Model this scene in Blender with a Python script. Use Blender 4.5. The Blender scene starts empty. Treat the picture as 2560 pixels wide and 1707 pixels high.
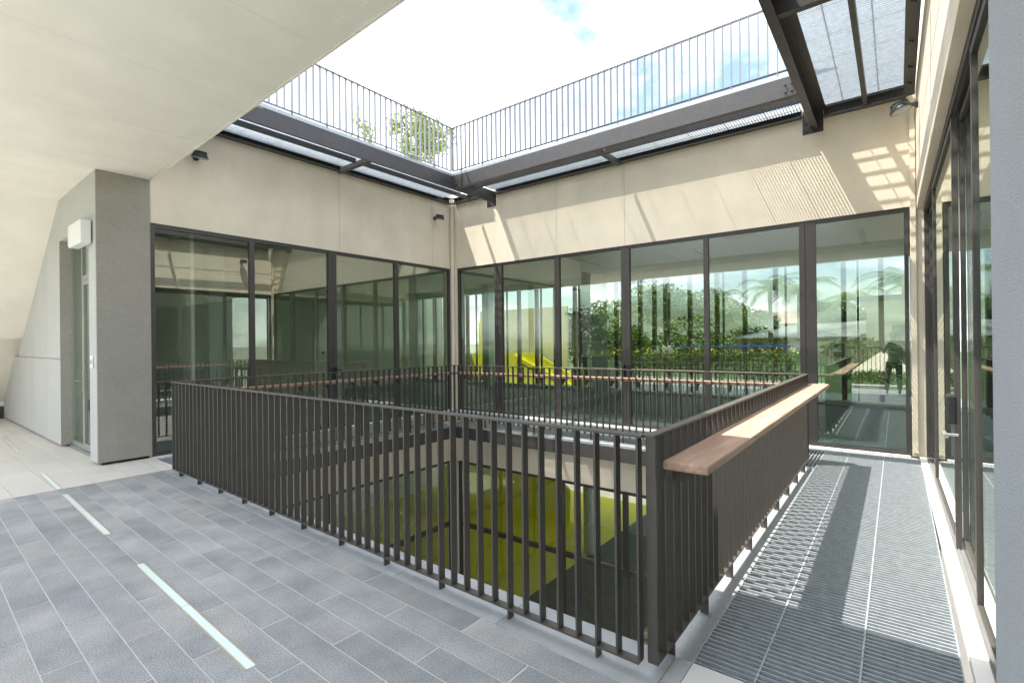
import bpy, math, random
from mathutils import Vector, Matrix
random.seed(7)
R = math.radians
S = bpy.context.scene
C = S.collection

# ------------------------------------------------------------------ camera
YAW, PITCH, ROLL, FPX = -0.658893, 0.001374, -0.010765, 1243.59
cy_, sy_ = math.cos(YAW), math.sin(YAW); cp_, sp_ = math.cos(PITCH), math.sin(PITCH)
F = Vector((sy_*cp_, cy_*cp_, sp_)); Rt = Vector((cy_, -sy_, 0)); U = Rt.cross(F)
c_, s_ = math.cos(ROLL), math.sin(ROLL)
R2 = c_*Rt + s_*U; U2 = -s_*Rt + c_*U
cam = bpy.data.cameras.new('camera'); co = bpy.data.objects.new('camera', cam); C.objects.link(co)
co.matrix_world = Matrix(((R2.x, U2.x, -F.x, 8.0974), (R2.y, U2.y, -F.y, -8.2367), (R2.z, U2.z, -F.z, 1.5277), (0, 0, 0, 1)))
cam.sensor_width = 36; cam.lens = FPX/2560*36; cam.clip_start = 0.05; cam.clip_end = 3000
S.camera = co

# ------------------------------------------------------------------ light
SUN = Vector((0.41, 0.20, -1.0)).normalized()           # the way the light travels
EL = math.asin(-SUN.z); AZ = math.atan2(-SUN.x, -SUN.y)   # compass bearing of the sun from +Y towards +X
W = bpy.data.worlds.new('World'); S.world = W; W.use_nodes = True
nt = W.node_tree; nt.nodes.clear(); N = nt.nodes.new; L = nt.links.new
sky = N('ShaderNodeTexSky'); sky.sky_type = 'NISHITA'; sky.sun_disc = False
sky.sun_elevation = EL; sky.sun_rotation = AZ; sky.air_density = 1.0; sky.dust_density = 1.5; sky.ozone_density = 1.0
tc = N('ShaderNodeTexCoord'); sep = N('ShaderNodeSeparateXYZ'); L(tc.outputs['Generated'], sep.inputs[0])
mz = N('ShaderNodeMath'); mz.operation = 'ADD'; mz.inputs[1].default_value = 0.35; L(sep.outputs[2], mz.inputs[0])
dv = N('ShaderNodeVectorMath'); dv.operation = 'DIVIDE'; cmb = N('ShaderNodeCombineXYZ')
for i in range(3): L(mz.outputs[0], cmb.inputs[i])
L(tc.outputs['Generated'], dv.inputs[0]); L(cmb.outputs[0], dv.inputs[1])
mpg = N('ShaderNodeMapping'); mpg.inputs['Location'].default_value = (1.84, 3.4, 0.0); L(dv.outputs[0], mpg.inputs[0])
nz = N('ShaderNodeTexNoise'); nz.inputs['Scale'].default_value = 1.7; nz.inputs['Detail'].default_value = 9; nz.inputs['Roughness'].default_value = .56
L(mpg.outputs[0], nz.inputs['Vector'])
cr = N('ShaderNodeValToRGB'); cr.color_ramp.elements[0].position = 0.40; cr.color_ramp.elements[1].position = 0.64
L(nz.outputs['Fac'], cr.inputs[0])
mx = N('ShaderNodeMix'); mx.data_type = 'RGBA'; L(cr.outputs[0], mx.inputs[0]); L(sky.outputs[0], mx.inputs[6])
mx.inputs[7].default_value = (11.2, 11.4, 11.6, 1)
bg = N('ShaderNodeBackground'); bg.inputs[1].default_value = 0.105; L(mx.outputs[2], bg.inputs[0])
wo = N('ShaderNodeOutputWorld'); L(bg.outputs[0], wo.inputs[0])
sl = bpy.data.lights.new('sun', 'SUN'); sl.energy = 3.3; sl.angle = R(0.30); sl.color = (1, .955, .88)
so = bpy.data.objects.new('sun', sl); C.objects.link(so); so.rotation_euler = SUN.to_track_quat('-Z', 'Y').to_euler(); so.location = (0, 0, 20)
S.view_settings.view_transform = 'Standard'; S.view_settings.look = 'None'; S.view_settings.gamma = 1
S.view_settings.use_curve_mapping = False; S.view_settings.exposure = 1.9
S.render.engine = 'CYCLES'
S.cycles.max_bounces = 10; S.cycles.diffuse_bounces = 5; S.cycles.glossy_bounces = 5; S.cycles.transmission_bounces = 6; S.cycles.transparent_max_bounces = 28
S.cycles.sample_clamp_indirect = 6

# ------------------------------------------------------------------ materials
MAT = {}
def mat(name, col, rough=.6, metal=0., var=.0, scale=4., bump=0., bscale=60., spec=.5, col2=None, rnd=0., aniso=(1,1,1), speck=0., speckscale=400., emit=None, stain=None):
    m = bpy.data.materials.new(name); m.use_nodes = True; t = m.node_tree; b = t.nodes['Principled BSDF']
    b.inputs['Roughness'].default_value = rough; b.inputs['Metallic'].default_value = metal
    b.inputs['Specular IOR Level'].default_value = spec
    n = t.nodes.new; l = t.links.new
    tc = n('ShaderNodeTexCoord'); mp = n('ShaderNodeMapping'); mp.inputs['Scale'].default_value = aniso; 
    geo = n('ShaderNodeNewGeometry'); l(geo.outputs['Position'], mp.inputs[0])
    cur = n('ShaderNodeRGB'); cur.outputs[0].default_value = (*col, 1); cur = cur.outputs[0]
    if rnd:
        oi = n('ShaderNodeObjectInfo'); add = n('ShaderNodeVectorMath'); add.operation = 'ADD'
        mu = n('ShaderNodeMath'); mu.operation = 'MULTIPLY'; mu.inputs[1].default_value = 37.0; l(oi.outputs['Random'], mu.inputs[0])
        l(mp.outputs[0], add.inputs[0]); l(mu.outputs[0], add.inputs[1]); vec = add.outputs[0]
    else: vec = mp.outputs[0]
    def mul(cur, facsock, lo, hi):
        mr = n('ShaderNodeMapRange'); mr.inputs[1].default_value = .3; mr.inputs[2].default_value = .7; mr.inputs[3].default_value = lo; mr.inputs[4].default_value = hi; l(facsock, mr.inputs[0])
        mm = n('ShaderNodeVectorMath'); mm.operation = 'SCALE'; l(cur, mm.inputs[0]); l(mr.outputs[0], mm.inputs[3]); return mm.outputs[0]
    if col2:
        z = n('ShaderNodeTexNoise'); z.inputs['Scale'].default_value = scale; z.inputs['Detail'].default_value = 6; l(vec, z.inputs['Vector'])
        mr = n('ShaderNodeMapRange'); mr.inputs[1].default_value = .35; mr.inputs[2].default_value = .65; l(z.outputs['Fac'], mr.inputs[0])
        mi = n('ShaderNodeMix'); mi.data_type = 'RGBA'; l(mr.outputs[0], mi.inputs[0]); l(cur, mi.inputs[6]); mi.inputs[7].default_value = (*col2, 1); cur = mi.outputs[2]
    if var:
        z = n('ShaderNodeTexNoise'); z.inputs['Scale'].default_value = scale*1.7; z.inputs['Detail'].default_value = 7; z.inputs['Roughness'].default_value = .62; l(vec, z.inputs['Vector'])
        cur = mul(cur, z.outputs['Fac'], 1-var, 1+var)
    if stain:
        mp2 = n('ShaderNodeMapping'); mp2.inputs['Scale'].default_value = stain[1]; l(geo.outputs['Position'], mp2.inputs[0])
        z = n('ShaderNodeTexNoise'); z.inputs['Scale'].default_value = 1.; z.inputs['Detail'].default_value = 5; l(mp2.outputs[0], z.inputs['Vector'])
        cur = mul(cur, z.outputs['Fac'], 1-stain[0], 1+stain[0]*.5)
    if speck:
        z = n('ShaderNodeTexNoise'); z.inputs['Scale'].default_value = speckscale; z.inputs['Detail'].default_value = 1; l(geo.outputs['Position'], z.inputs['Vector'])
        cur = mul(cur, z.outputs['Fac'], 1-speck, 1+speck)
    if rnd:
        mr = n('ShaderNodeMapRange'); mr.inputs[3].default_value = 1-rnd; mr.inputs[4].default_value = 1+rnd; l(oi.outputs['Random'], mr.inputs[0])
        mm = n('ShaderNodeVectorMath'); mm.operation = 'SCALE'; l(cur, mm.inputs[0]); l(mr.outputs[0], mm.inputs[3]); cur = mm.outputs[0]
    l(cur, b.inputs['Base Color'])
    if bump:
        z = n('ShaderNodeTexNoise'); z.inputs['Scale'].default_value = bscale; z.inputs['Detail'].default_value = 4; l(mp.outputs[0], z.inputs['Vector'])
        bp = n('ShaderNodeBump'); bp.inputs['Strength'].default_value = bump; bp.inputs['Distance'].default_value = .01; l(z.outputs['Fac'], bp.inputs['Height']); l(bp.outputs[0], b.inputs['Normal'])
    if emit: b.inputs['Emission Color'].default_value = (*emit[0], 1); b.inputs['Emission Strength'].default_value = emit[1]
    MAT[name] = m; return m
def glass(name, tint, r0):
    m = bpy.data.materials.new(name); m.use_nodes = True; t = m.node_tree; t.nodes.clear(); n = t.nodes.new; l = t.links.new
    geo = n('ShaderNodeNewGeometry'); d = n('ShaderNodeVectorMath'); d.operation = 'DOT_PRODUCT'; l(geo.outputs['Incoming'], d.inputs[0]); l(geo.outputs['Normal'], d.inputs[1])
    def M(op, a, b=None):
        q = n('ShaderNodeMath'); q.operation = op
        for i, v in enumerate((a, b)):
            if v is None: continue
            if isinstance(v, (int, float)): q.inputs[i].default_value = v
            else: l(v, q.inputs[i])
        return q.outputs[0]
    f = M('ADD', M('MULTIPLY', M('POWER', M('SUBTRACT', 1.0, M('ABSOLUTE', d.outputs['Value'])), 5.0), 1-r0), r0)
    tr = n('ShaderNodeBsdfTransparent'); tr.inputs[0].default_value = (*tint, 1)
    gl = n('ShaderNodeBsdfGlossy'); gl.inputs['Roughness'].default_value = 0.0; gl.inputs[0].default_value = (.95, 1, .96, 1)
    nz = n('ShaderNodeTexNoise'); nz.inputs['Scale'].default_value = 1.1; l(geo.outputs['Position'], nz.inputs['Vector'])
    bp = n('ShaderNodeBump'); bp.inputs['Strength'].default_value = .006; bp.inputs['Distance'].default_value = .01; l(nz.outputs['Fac'], bp.inputs['Height']); l(bp.outputs[0], gl.inputs['Normal'])
    mi = n('ShaderNodeMixShader'); l(f, mi.inputs[0]); l(tr.outputs[0], mi.inputs[1]); l(gl.outputs[0], mi.inputs[2])
    o = n('ShaderNodeOutputMaterial'); l(mi.outputs[0], o.inputs[0]); MAT[name] = m
glass('glass', (.84, .875, .825), .18)
glass('clear_glass', (.90, .94, .90), .03)
glass('tinted_glass', (.50, .54, .50), .03)
mat('render', (.77, .685, .54), .9, var=.07, scale=.8, bump=.12, bscale=140, stain=(.06, (2.6, 2.6, .8)), speck=.04, speckscale=220)
mat('stain_line', (.44, .39, .30), .9)
mat('soffit', (.83, .785, .69), .9, var=.05, scale=1.1, bump=.05, bscale=80)
mat('soffit_line', (.70, .665, .59), .9)
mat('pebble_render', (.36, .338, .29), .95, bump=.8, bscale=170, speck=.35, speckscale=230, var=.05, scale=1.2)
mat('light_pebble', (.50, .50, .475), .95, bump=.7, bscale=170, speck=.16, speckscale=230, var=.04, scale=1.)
mat('blue_pebble', (.42, .45, .47), .95, bump=.9, bscale=150, speck=.22, speckscale=210, var=.04, scale=1.)
mat('steel', (.070, .066, .063), .42, metal=.25, var=.12, scale=6, spec=.4)
mat('rail_steel_glare', (.20, .205, .215), .4, metal=.2)  # rail steel painted paler, sky glare put into the colour
mat('rail_steel', (.082, .074, .064), .42, metal=.12, var=.08, scale=9, spec=.45)
mat('frame', (.075, .068, .062), .45, metal=.2, spec=.4, var=.06, scale=8)
mat('galv', (.46, .505, .53), .40, metal=.45, var=.16, scale=14)
mat('galv_dull', (.42, .44, .45), .5, metal=.5, var=.12, scale=14)
mat('timber', (.36, .20, .125), .6, col2=(.50, .31, .20), scale=9, aniso=(1, 1, 1), var=.18, bump=.25, bscale=50)
for nm, an in (('timber', (9, .6, 9)), ('timber_x', (.6, 9, 9))):
    mat(nm, (.33, .195, .135), .6, col2=(.47, .315, .225), scale=3.2, aniso=an, var=.12, bump=.15, bscale=8, rnd=.06)
mat('tile', (.265, .285, .298), .62, col2=(.395, .395, .39), scale=2.2, var=.15, rnd=.09, speck=.34, speckscale=150, bump=.35, bscale=160, stain=(.13, (1.1, 1.6, 1)))
mat('grout', (.58, .58, .56), .9, var=.08)
mat('pale_tile', (.64, .61, .56), .6, var=.05, scale=1.2, rnd=.03, speck=.05)
mat('pale_grout', (.47, .45, .41), .9)
mat('curb', (.40, .415, .42), .75, var=.12, scale=2.5, speck=.14, speckscale=260, col2=(.32, .34, .36), rnd=.05)
mat('pale_stone', (.62, .61, .59), .7, speck=.08, var=.04)
mat('white_sill', (.78, .77, .74), .6, var=.04, scale=3)
mat('light_strip', (.76, .88, .85), .18, spec=.6)
mat('strip_metal', (.62, .55, .42), .4, metal=.6)
mat('black', (.02, .02, .021), .4)
mat('lamp_body', (.045, .055, .05), .4, metal=.3)
mat('lamp_lens', (.22, .27, .26), .2)
mat('white_plastic', (.78, .78, .76), .4)
mat('alu', (.45, .45, .44), .35, metal=.7)
mat('door_frame', (.30, .30, .29), .45, metal=.4)
mat('room_white', (.72, .73, .68), .8)
mat('room_ceiling', (.80, .80, .74), .85)
mat('room_dark', (.52, .54, .46), .9, var=.08)
mat('room_floor', (.15, .19, .185), .55, speck=.35, speckscale=70, var=.1)
mat('column_white', (.66, .72, .67), .6)
mat('vent', (.25, .26, .24), .6)
mat('fin', (.17, .075, .04), .6, var=.1)
mat('yellow', (.88, .80, .02), .5)
mat('yellow_floor', (.78, .73, .04), .5, var=.05)
mat('lower_floor', (.055, .075, .09), .8, var=.25, scale=1.5, speck=.25, speckscale=90)
mat('gravel', (.16, .135, .09), .95, speck=.6, speckscale=45, var=.3, scale=9, bump=1, bscale=40)
mat('leaf', (.075, .135, .022), .6, col2=(.13, .19, .035), scale=1.2, var=.25)
mat('leaf_bright', (.16, .25, .03), .6, col2=(.23, .29, .05), scale=1.2, var=.25)
mat('leaf_dark', (.03, .075, .022), .6, var=.3, scale=1.)
mat('bark', (.13, .10, .07), .9, var=.2)
mat('flower', (.75, .6, .03), .6)
mat('grass', (.055, .095, .03), .9, var=.3, scale=.6)
mat('cream_wall', (.50, .46, .31), .85, var=.04)
mat('metal_roof', (.55, .57, .56), .5, metal=.3)
mat('dark_roof', (.12, .14, .14), .6)
mat('window_dark', (.04, .06, .06), .2)
mat('tile_roof', (.42, .30, .24), .8, var=.2, scale=3)
mat('tower', (.55, .50, .40), .8)
mat('blue_cloth', (.03, .16, .55), .6)
mat('canvas', (.74, .66, .52), .8)
mat('skin', (.45, .30, .22), .6)
mat('shirt', (.32, .33, .31), .9)
mat('trousers', (.09, .09, .10), .9)
mat('hair', (.02, .018, .015), .7)
mat('rust', (.30, .17, .08), .9)
mat('earth', (.25, .24, .20), .95, var=.2, scale=.3)

# ------------------------------------------------------------------ mesh helpers
class MB:
    def __init__(s): s.v = []; s.f = []; s.m = []
    def box(s, x0, x1, y0, y1, z0, z1, mi=0):
        k = len(s.v)
        s.v += [(x0,y0,z0),(x1,y0,z0),(x1,y1,z0),(x0,y1,z0),(x0,y0,z1),(x1,y0,z1),(x1,y1,z1),(x0,y1,z1)]
        for q in ((0,3,2,1),(4,5,6,7),(0,1,5,4),(1,2,6,5),(2,3,7,6),(3,0,4,7)): s.f.append(tuple(k+i for i in q)); s.m.append(mi)
        return s
    def quad(s, *p, mi=0):
        k = len(s.v); s.v += [tuple(q) for q in p]; s.f.append(tuple(range(k, k+len(p)))); s.m.append(mi); return s
    def prism(s, pts, a, b, axis=2, mi=0):     # polygon extruded along an axis from a to b
        k = len(s.v); n = len(pts)
        def P(p, h): return (h, p[0], p[1]) if axis == 0 else (p[0], h, p[1]) if axis == 1 else (p[0], p[1], h)
        s.v += [P(p, a) for p in pts] + [P(p, b) for p in pts]
        s.f.append(tuple(k+i for i in range(n))); s.f.append(tuple(k+n+i for i in reversed(range(n)))); s.m += [mi, mi]
        for i in range(n): s.f.append((k+i, k+n+i, k+n+(i+1) % n, k+(i+1) % n)); s.m.append(mi)
        return s
    def cyl(s, p0, p1, r0, r1=None, n=10, mi=0, cap=True):
        r1 = r0 if r1 is None else r1; p0 = Vector(p0); p1 = Vector(p1); d = (p1-p0).normalized()
        a = d.orthogonal().normalized(); b = d.cross(a); k = len(s.v)
        for p, r in ((p0, r0), (p1, r1)):
            for i in range(n):
                t = 2*math.pi*i/n; s.v.append(tuple(p+a*r*math.cos(t)+b*r*math.sin(t)))
        for i in range(n): s.f.append((k+i, k+(i+1) % n, k+n+(i+1) % n, k+n+i)); s.m.append(mi)
        if cap: s.f.append(tuple(k+i for i in reversed(range(n)))); s.f.append(tuple(k+n+i for i in range(n))); s.m += [mi, mi]
        return s
    def obar(s, p0, p1, w, h, mi=0, up=(0, 0, 1)):      # bar with rectangular section between two points, w sideways, h along up
        p0 = Vector(p0); p1 = Vector(p1); d = (p1-p0).normalized(); a = d.cross(Vector(up)).normalized()*w/2; u = a.cross(d).normalized()*h/2; k = len(s.v)
        for p in (p0, p1): s.v += [tuple(p-a-u), tuple(p+a-u), tuple(p+a+u), tuple(p-a+u)]
        for q in ((0,1,2,3),(7,6,5,4),(0,4,5,1),(1,5,6,2),(2,6,7,3),(3,7,4,0)): s.f.append(tuple(k+i for i in q)); s.m.append(mi)
        return s
    def mesh(s, name, mats):
        me = bpy.data.meshes.new(name); me.from_pydata(s.v, [], s.f)
        for m in ([mats] if isinstance(mats, str) else mats): me.materials.append(MAT[m])
        if any(s.m): me.polygons.foreach_set('material_index', s.m)
        import bmesh
        bm = bmesh.new(); bm.from_mesh(me); bmesh.ops.recalc_face_normals(bm, faces=bm.faces); bm.to_mesh(me); bm.free()
        return me
    def build(s, name, mats, parent=None, loc=None, bevel=0, smooth=False):
        o = bpy.data.objects.new(name, s.mesh(name, mats)); C.objects.link(o)
        if parent: o.parent = parent
        if loc: o.location = loc
        if bevel:
            b = o.modifiers.new('bevel', 'BEVEL'); b.width = bevel; b.segments = 2; b.limit_method = 'ANGLE'
        if smooth:
            for p in o.data.polygons: p.use_smooth = True
        return o
def inst(me, name, parent=None, loc=(0,0,0), rot=(0,0,0), scale=None):
    o = bpy.data.objects.new(name, me); C.objects.link(o); o.location = loc; o.rotation_euler = rot
    if parent: o.parent = parent
    if scale: o.scale = scale
    return o
def tag(o, label=None, cat=None, group=None, kind=None):
    if label: o['label'] = label
    if cat: o['category'] = cat
    if group: o['group'] = group
    if kind: o['kind'] = kind
    return o
def thing(name, label, cat, loc=(0,0,0), rz=0, group=None):
    o = bpy.data.objects.new(name, None); C.objects.link(o); o.location = loc; o.rotation_euler = (0, 0, rz); o.empty_display_size = .2
    return tag(o, label, cat, group)
def copy_tree(o, parent=None):
    c = o.copy(); C.objects.link(c)
    if parent: c.parent = parent
    for ch in list(o.children): copy_tree(ch, c)
    return c
B = lambda *a, **k: MB().box(*a, **k)

H = 3.22      # head of the glazing
ZT = 4.68     # underside of the upper steel channel
# ================================================================== SETTING
tag(B(-1500, 1500, -1500, 1500, -4.95, -4.80).build('ground', 'earth'), kind='structure')
tag(B(-60, 60, 14, 90, -.9, -.6).build('lawn', 'grass'), kind='structure')
tag(B(-60, 60, -90, -12.6, -.5, -.12).build('garden_ground', 'grass'), kind='structure')
tag(B(-60, 60, -12.598, -10.62, -.5, -.11).build('bounce_paving', 'pale_stone'), kind='structure')  # pale strip added behind the camera to bounce warm sunlight onto the soffit

# ---- stone paving of the covered landing (tiles rotate a little with the drift of the joints)
fl = B(.97, 8.40, -10.6, -5.86, -.35, -.0018).build('landing_floor', 'grout'); tag(fl, kind='structure')
SL = -.022
pitch, tl = .1627, .886
mt = B(.0052, tl-.0052, .0032, pitch-.0032, -.001, 0).mesh('paving_tile', 'tile')
cnt = 0; rest = MB()
cells = []
for r in range(27):
    y = -6.21 - r*pitch
    off = (.443 if r % 2 else 0)
    for k in range(-1, 10):
        x = .97 + off - .03 + k*tl
        if x+tl < .98 or x > 8.3: continue
        cells.append((r, x, y))
def rowy(x, y): return y + SL*(x-.97)
strips = [(1.257, 2.995, 2.125), (3.885, 5.66, 4.772)]
def strip_y(x): return -7.007 - .0297*(x-1.257)
kids = []
for r, x, y in cells:
    x0 = max(x, .972); x1 = min(x+tl, 8.395)
    if r < 16 and cnt < 285 and x0 == x and x1 == x+tl:
        kids.append(inst(mt, 'paving_tile', fl, (x, rowy(x, y), 0), (0, 0, SL))); cnt += 1
    else:
        a = MB(); w = x1-x0
        if w < .02: continue
        a.prism([(x0+.0025, rowy(x0, y)+.0025), (x1-.0025, rowy(x1, y)+.0025), (x1-.0025, rowy(x1, y)+pitch-.0025), (x0+.0025, rowy(x0, y)+pitch-.0025)], -.02, 0)
        if r < 16 and cnt < 285: a.build('paving_tile', 'tile', fl); cnt += 1
        else:
            k = len(rest.v); rest.v += a.v; rest.f += [tuple(q+k for q in f_) for f_ in a.f]; rest.m += a.m
tag(rest.build('paving_tile', 'tile', fl), kind='stuff')
# kerb slabs along the front guard rail
xs = [.98, 1.9, 2.81, 3.70, 4.59, 5.47, 6.36, 7.24]
for i in range(len(xs)-1):
    x0, x1 = xs[i]+.002, xs[i+1]-.002
    MB().prism([(x0, rowy(x0, -6.21)+pitch+.0), (x1, rowy(x1, -6.21)+pitch), (x1, -5.86), (x0, -5.86)], -.06, .004).build('kerb_slab', 'curb', fl)
B(7.246, 7.318, -6.30, -5.86, -.06, .004).build('kerb_slab', 'curb', fl)
B(7.322, 8.39, -6.60, -5.862, -.06, .005).build('threshold_slab', 'pale_stone', fl)

# ---- pale paving in front of the door
pf = B(-7.5, .968, -10.6, -6.3, -.35, -.006).build('pale_floor', 'pale_grout'); tag(pf, kind='structure')
B(0.005, .968, -6.3, -5.86, -.35, -.0065).build('pale_floor_strip', 'pale_grout', pf)
B(0.008, .965, -6.04, -5.865, -.03, 0).build('paving_slab', 'pale_tile', pf)
y = -6.046
row = 0
while y > -8.4:
    x = .966 - (.45 if row % 2 else 0); first = True
    while x > -7.4:
        w = .9
        if first and row % 2: x = .966; w = .45
        first = False
        xl = max(x-w, -7.45)
        if not (y > -6.3 and x < 0.02):
            xl2 = max(xl, .008) if y > -6.3 else xl
            if x - xl2 > .02: B(xl2+.0015, x-.0015, y-.325+.0015, y-.0015, -.02, 0).build('paving_slab', 'pale_tile', pf)
        x = xl
    y -= .325; row += 1

# ---- glass light strips let into the floor
def light_strip(x0, x1, xm, label):
    t = thing('floor_light', label, 'floor light', (x0, strip_y(x0), 0), -.0297, 'glass light strips in the floor')
    w = .040; Lh = x1-x0
    B(-.008, Lh+.008, -w/2-.008, -w/2, -.02, .003).build('metal_edge', 'strip_metal', t)
    B(-.008, Lh+.008, w/2, w/2+.008, -.02, .003).build('metal_edge', 'strip_metal', t)
    for a, b in ((0, xm-x0-.003), (xm-x0+.003, Lh)): B(a, b, -w/2, w/2, -.02, .002).build('glass_panel', 'light_strip', t)
light_strip(3.885, 5.66, 4.772, 'near pale green glass strip let into the grey paving')
light_strip(1.257, 2.995, 2.125, 'second pale green glass strip, by the edge of the grey paving')
light_strip(-.11, .945, .4, 'short glass strip in the pale floor just before the grey paving')
light_strip(-4.03, -2.15, -3.1, 'far glass strip in the pale floor beside the door wall')

# ---- soffit over the landing: flat, then folding down to the left
YE = -5.87; YB = -9.25
s = MB(); prof = [(8.42, 3.81), (0, 3.80), (-2.0, 3.76), (-5.0, 1.70), (-5.42, 1.70), (-7.25, .36), (-7.25, 0), (-7.9, 0), (-7.9, 4.3), (8.42, 4.3)]
sof = MB().prism(prof, YB, -6.2, axis=1).build('soffit', 'soffit')
tag(sof, 'large pale folded soffit of the stair overhanging the landing', 'soffit')
MB().prism([(-.4, -6.199), (8.42, -6.199), (8.42, -6.18), (-.4, -5.872)], 3.8035, 4.3, axis=2).build('edge_slab', 'soffit', sof)
MB().prism([(-.03, -5.8755), (8.42, -6.1795), (8.42, -6.155), (-.03, -5.851)], 3.795, 5.25, axis=2).build('shade_upstand', 'soffit', sof)  # unseen upper part, raised to bring its shadow edge onto the grating deck
for x in (3.28, 1.93, 4.625, 6.0):
    zj = 3.81-(8.42-x)*.0012; B(x-.002, x+.002, YB, -5.9, zj-.0008, zj+.002).build('joint', 'soffit_line', sof)
B(-7.26, -7.20, -9.9, -6.47, 0, .26).build('skirting', 'steel', sof)

# ---- door wall on the left (faces the camera) and its end pier
dw = thing('door_wall', 'grey pebble rendered wall with recessed glass door under the soffit', 'wall', (0, -6.46, 0))
def wallD(x0, x1, z0, z1, ybk=-5.9, m='light_pebble', n='wall_panel'): return B(x0, x1, 0, ybk+6.46, z0, z1).build(n, m, dw)
zb = .035
wallD(-.33, -.006, zb, 3.13)           # pier beside the door, thin skin
MB().prism([(-1.98, 3.136), (-.006, 3.136), (-.006, 3.80), (-1.98, 3.755)], 0, .56, axis=1).build('wall_panel', 'light_pebble', dw)
# panels left of the door with fine joints, cut by the slope
def slope_z(x):
    if x > -2: return 3.76
    if x > -5: return 3.76 - (-2-x)*(2.06/3)
    if x > -5.42: return 1.70
    return 1.70 - (-5.42-x)*(1.34/1.83)
def cutpanel(x0, x1, z0, z1):
    pts = [(x0, z0), (x1, z0)]
    xx = [x1] + [b for b in (-2, -5, -5.42) if x0 < b < x1] + [x0]
    top = [(x, min(z1, slope_z(x)-.003)) for x in xx]
    # extra crossing point
    for a, b in ((-5, -2), (-7.25, -5.42)):
        for zz in (z1,):
            za, zb_ = slope_z(a+1e-4), slope_z(b-1e-4)
            if za < zz < zb_:
                xc = a + (zz-za)/(zb_-za)*(b-a)
                if x0 < xc < x1: top.append((xc, zz-.003))
    top.sort(key=lambda p: -p[0])
    top = [p for p in top if p[1] > z0+.004]
    if not top: return
    if top[-1][0] > x0+.01: pts[0] = (min(top[-1][0], x1-.01), z0)
    MB().prism(pts+top, 0, .3, axis=1).build('wall_panel', 'light_pebble', dw)
jx = [-1.985, -2.95, -4.10, -5.30, -6.4, -7.2]
for i in range(5):
    cutpanel(jx[i+1]+.004, jx[i]-.004, zb, 1.344); cutpanel(jx[i+1]+.004, jx[i]-.004, 1.352, 3.80)
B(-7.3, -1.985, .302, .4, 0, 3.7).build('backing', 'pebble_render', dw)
# recess reveals and the glazed door set back in it
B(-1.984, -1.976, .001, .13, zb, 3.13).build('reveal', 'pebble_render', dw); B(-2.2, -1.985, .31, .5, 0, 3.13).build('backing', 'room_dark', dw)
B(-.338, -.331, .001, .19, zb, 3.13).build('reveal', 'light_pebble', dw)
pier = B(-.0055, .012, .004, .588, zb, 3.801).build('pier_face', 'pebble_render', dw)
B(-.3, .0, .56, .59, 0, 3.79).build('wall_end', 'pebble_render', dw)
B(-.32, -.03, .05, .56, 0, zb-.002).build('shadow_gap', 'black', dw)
def df(x0, x1, z0, z1, n='door_frame', par=dw, y0=.13, y1=.18): return B(x0, x1, y0, y1, z0, z1).build(n, 'door_frame', par)
df(-1.975, -1.935, .03, 3.12); df(-1.34, -1.30, .03, 3.12); df(-.38, -.34, .03, 3.12); df(-1.935, -1.34, 3.08, 3.12); df(-1.30, -.38, 3.08, 3.12); df(-1.30, -.38, 2.50, 2.56)
df(-1.935, -1.34, .03, .10, 'bottom_rail'); df(-1.975, -.34, 0, .03, 'door_threshold', y0=.10, y1=.22)
B(-1.935, -1.34, .15, .157, .10, 3.08).build('side_light', 'clear_glass', dw); B(-1.30, -.38, .15, .157, 2.56, 3.08).build('transom_light', 'clear_glass', dw)
d = df(-1.295, -1.22, .035, 2.495, 'door', y0=.125, y1=.17)
for a_, b_, c2_, d2_, n_ in ((-.46, -.385, .035, 2.495, 'stile'), (-1.22, -.46, .035, .13, 'bottom_rail'), (-1.22, -.46, 2.42, 2.495, 'top_rail')): df(a_, b_, c2_, d2_, n_, d, .125, .17)
B(-1.22, -.46, .145, .152, .13, 2.42).build('glass', 'clear_glass', d)
hd = MB(); hd.cyl((-1.25, .07, 1.03), (-1.42, .07, 1.03), .011); hd.cyl((-1.255, .124, 1.03), (-1.255, .07, 1.03), .011); hd.box(-1.275, -1.235, .118, .1245, .88, 1.18); hd.build('handle', 'alu', d)
B(-2.2, -.34, 1.2, 1.25, 0, 3.2).build('inner_screen', 'room_white', dw)
bx = thing('emergency_light', 'white box light fixed above the recessed door', 'light box', (-.42, -6.475, 2.86))
B(-.36, 0.33, -.11, 0, 0, .30).build('housing', 'white_plastic', bx, bevel=.008); B(-.345, -.30, -.118, -.108, .02, .28).build('diffuser', 'white_sill', bx)
bx.scale = (.9, 1, 1)
sw = thing('door_call_plate', 'narrow white switch plate beside the recessed door', 'switch plate', (-.19, -6.462, 1.25))
B(-.055, .055, -.014, 0, 0, .16).build('plate', 'white_plastic', sw, bevel=.004); B(-.03, .03, -.02, -.0142, .05, .11).build('button', 'alu', sw)

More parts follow.
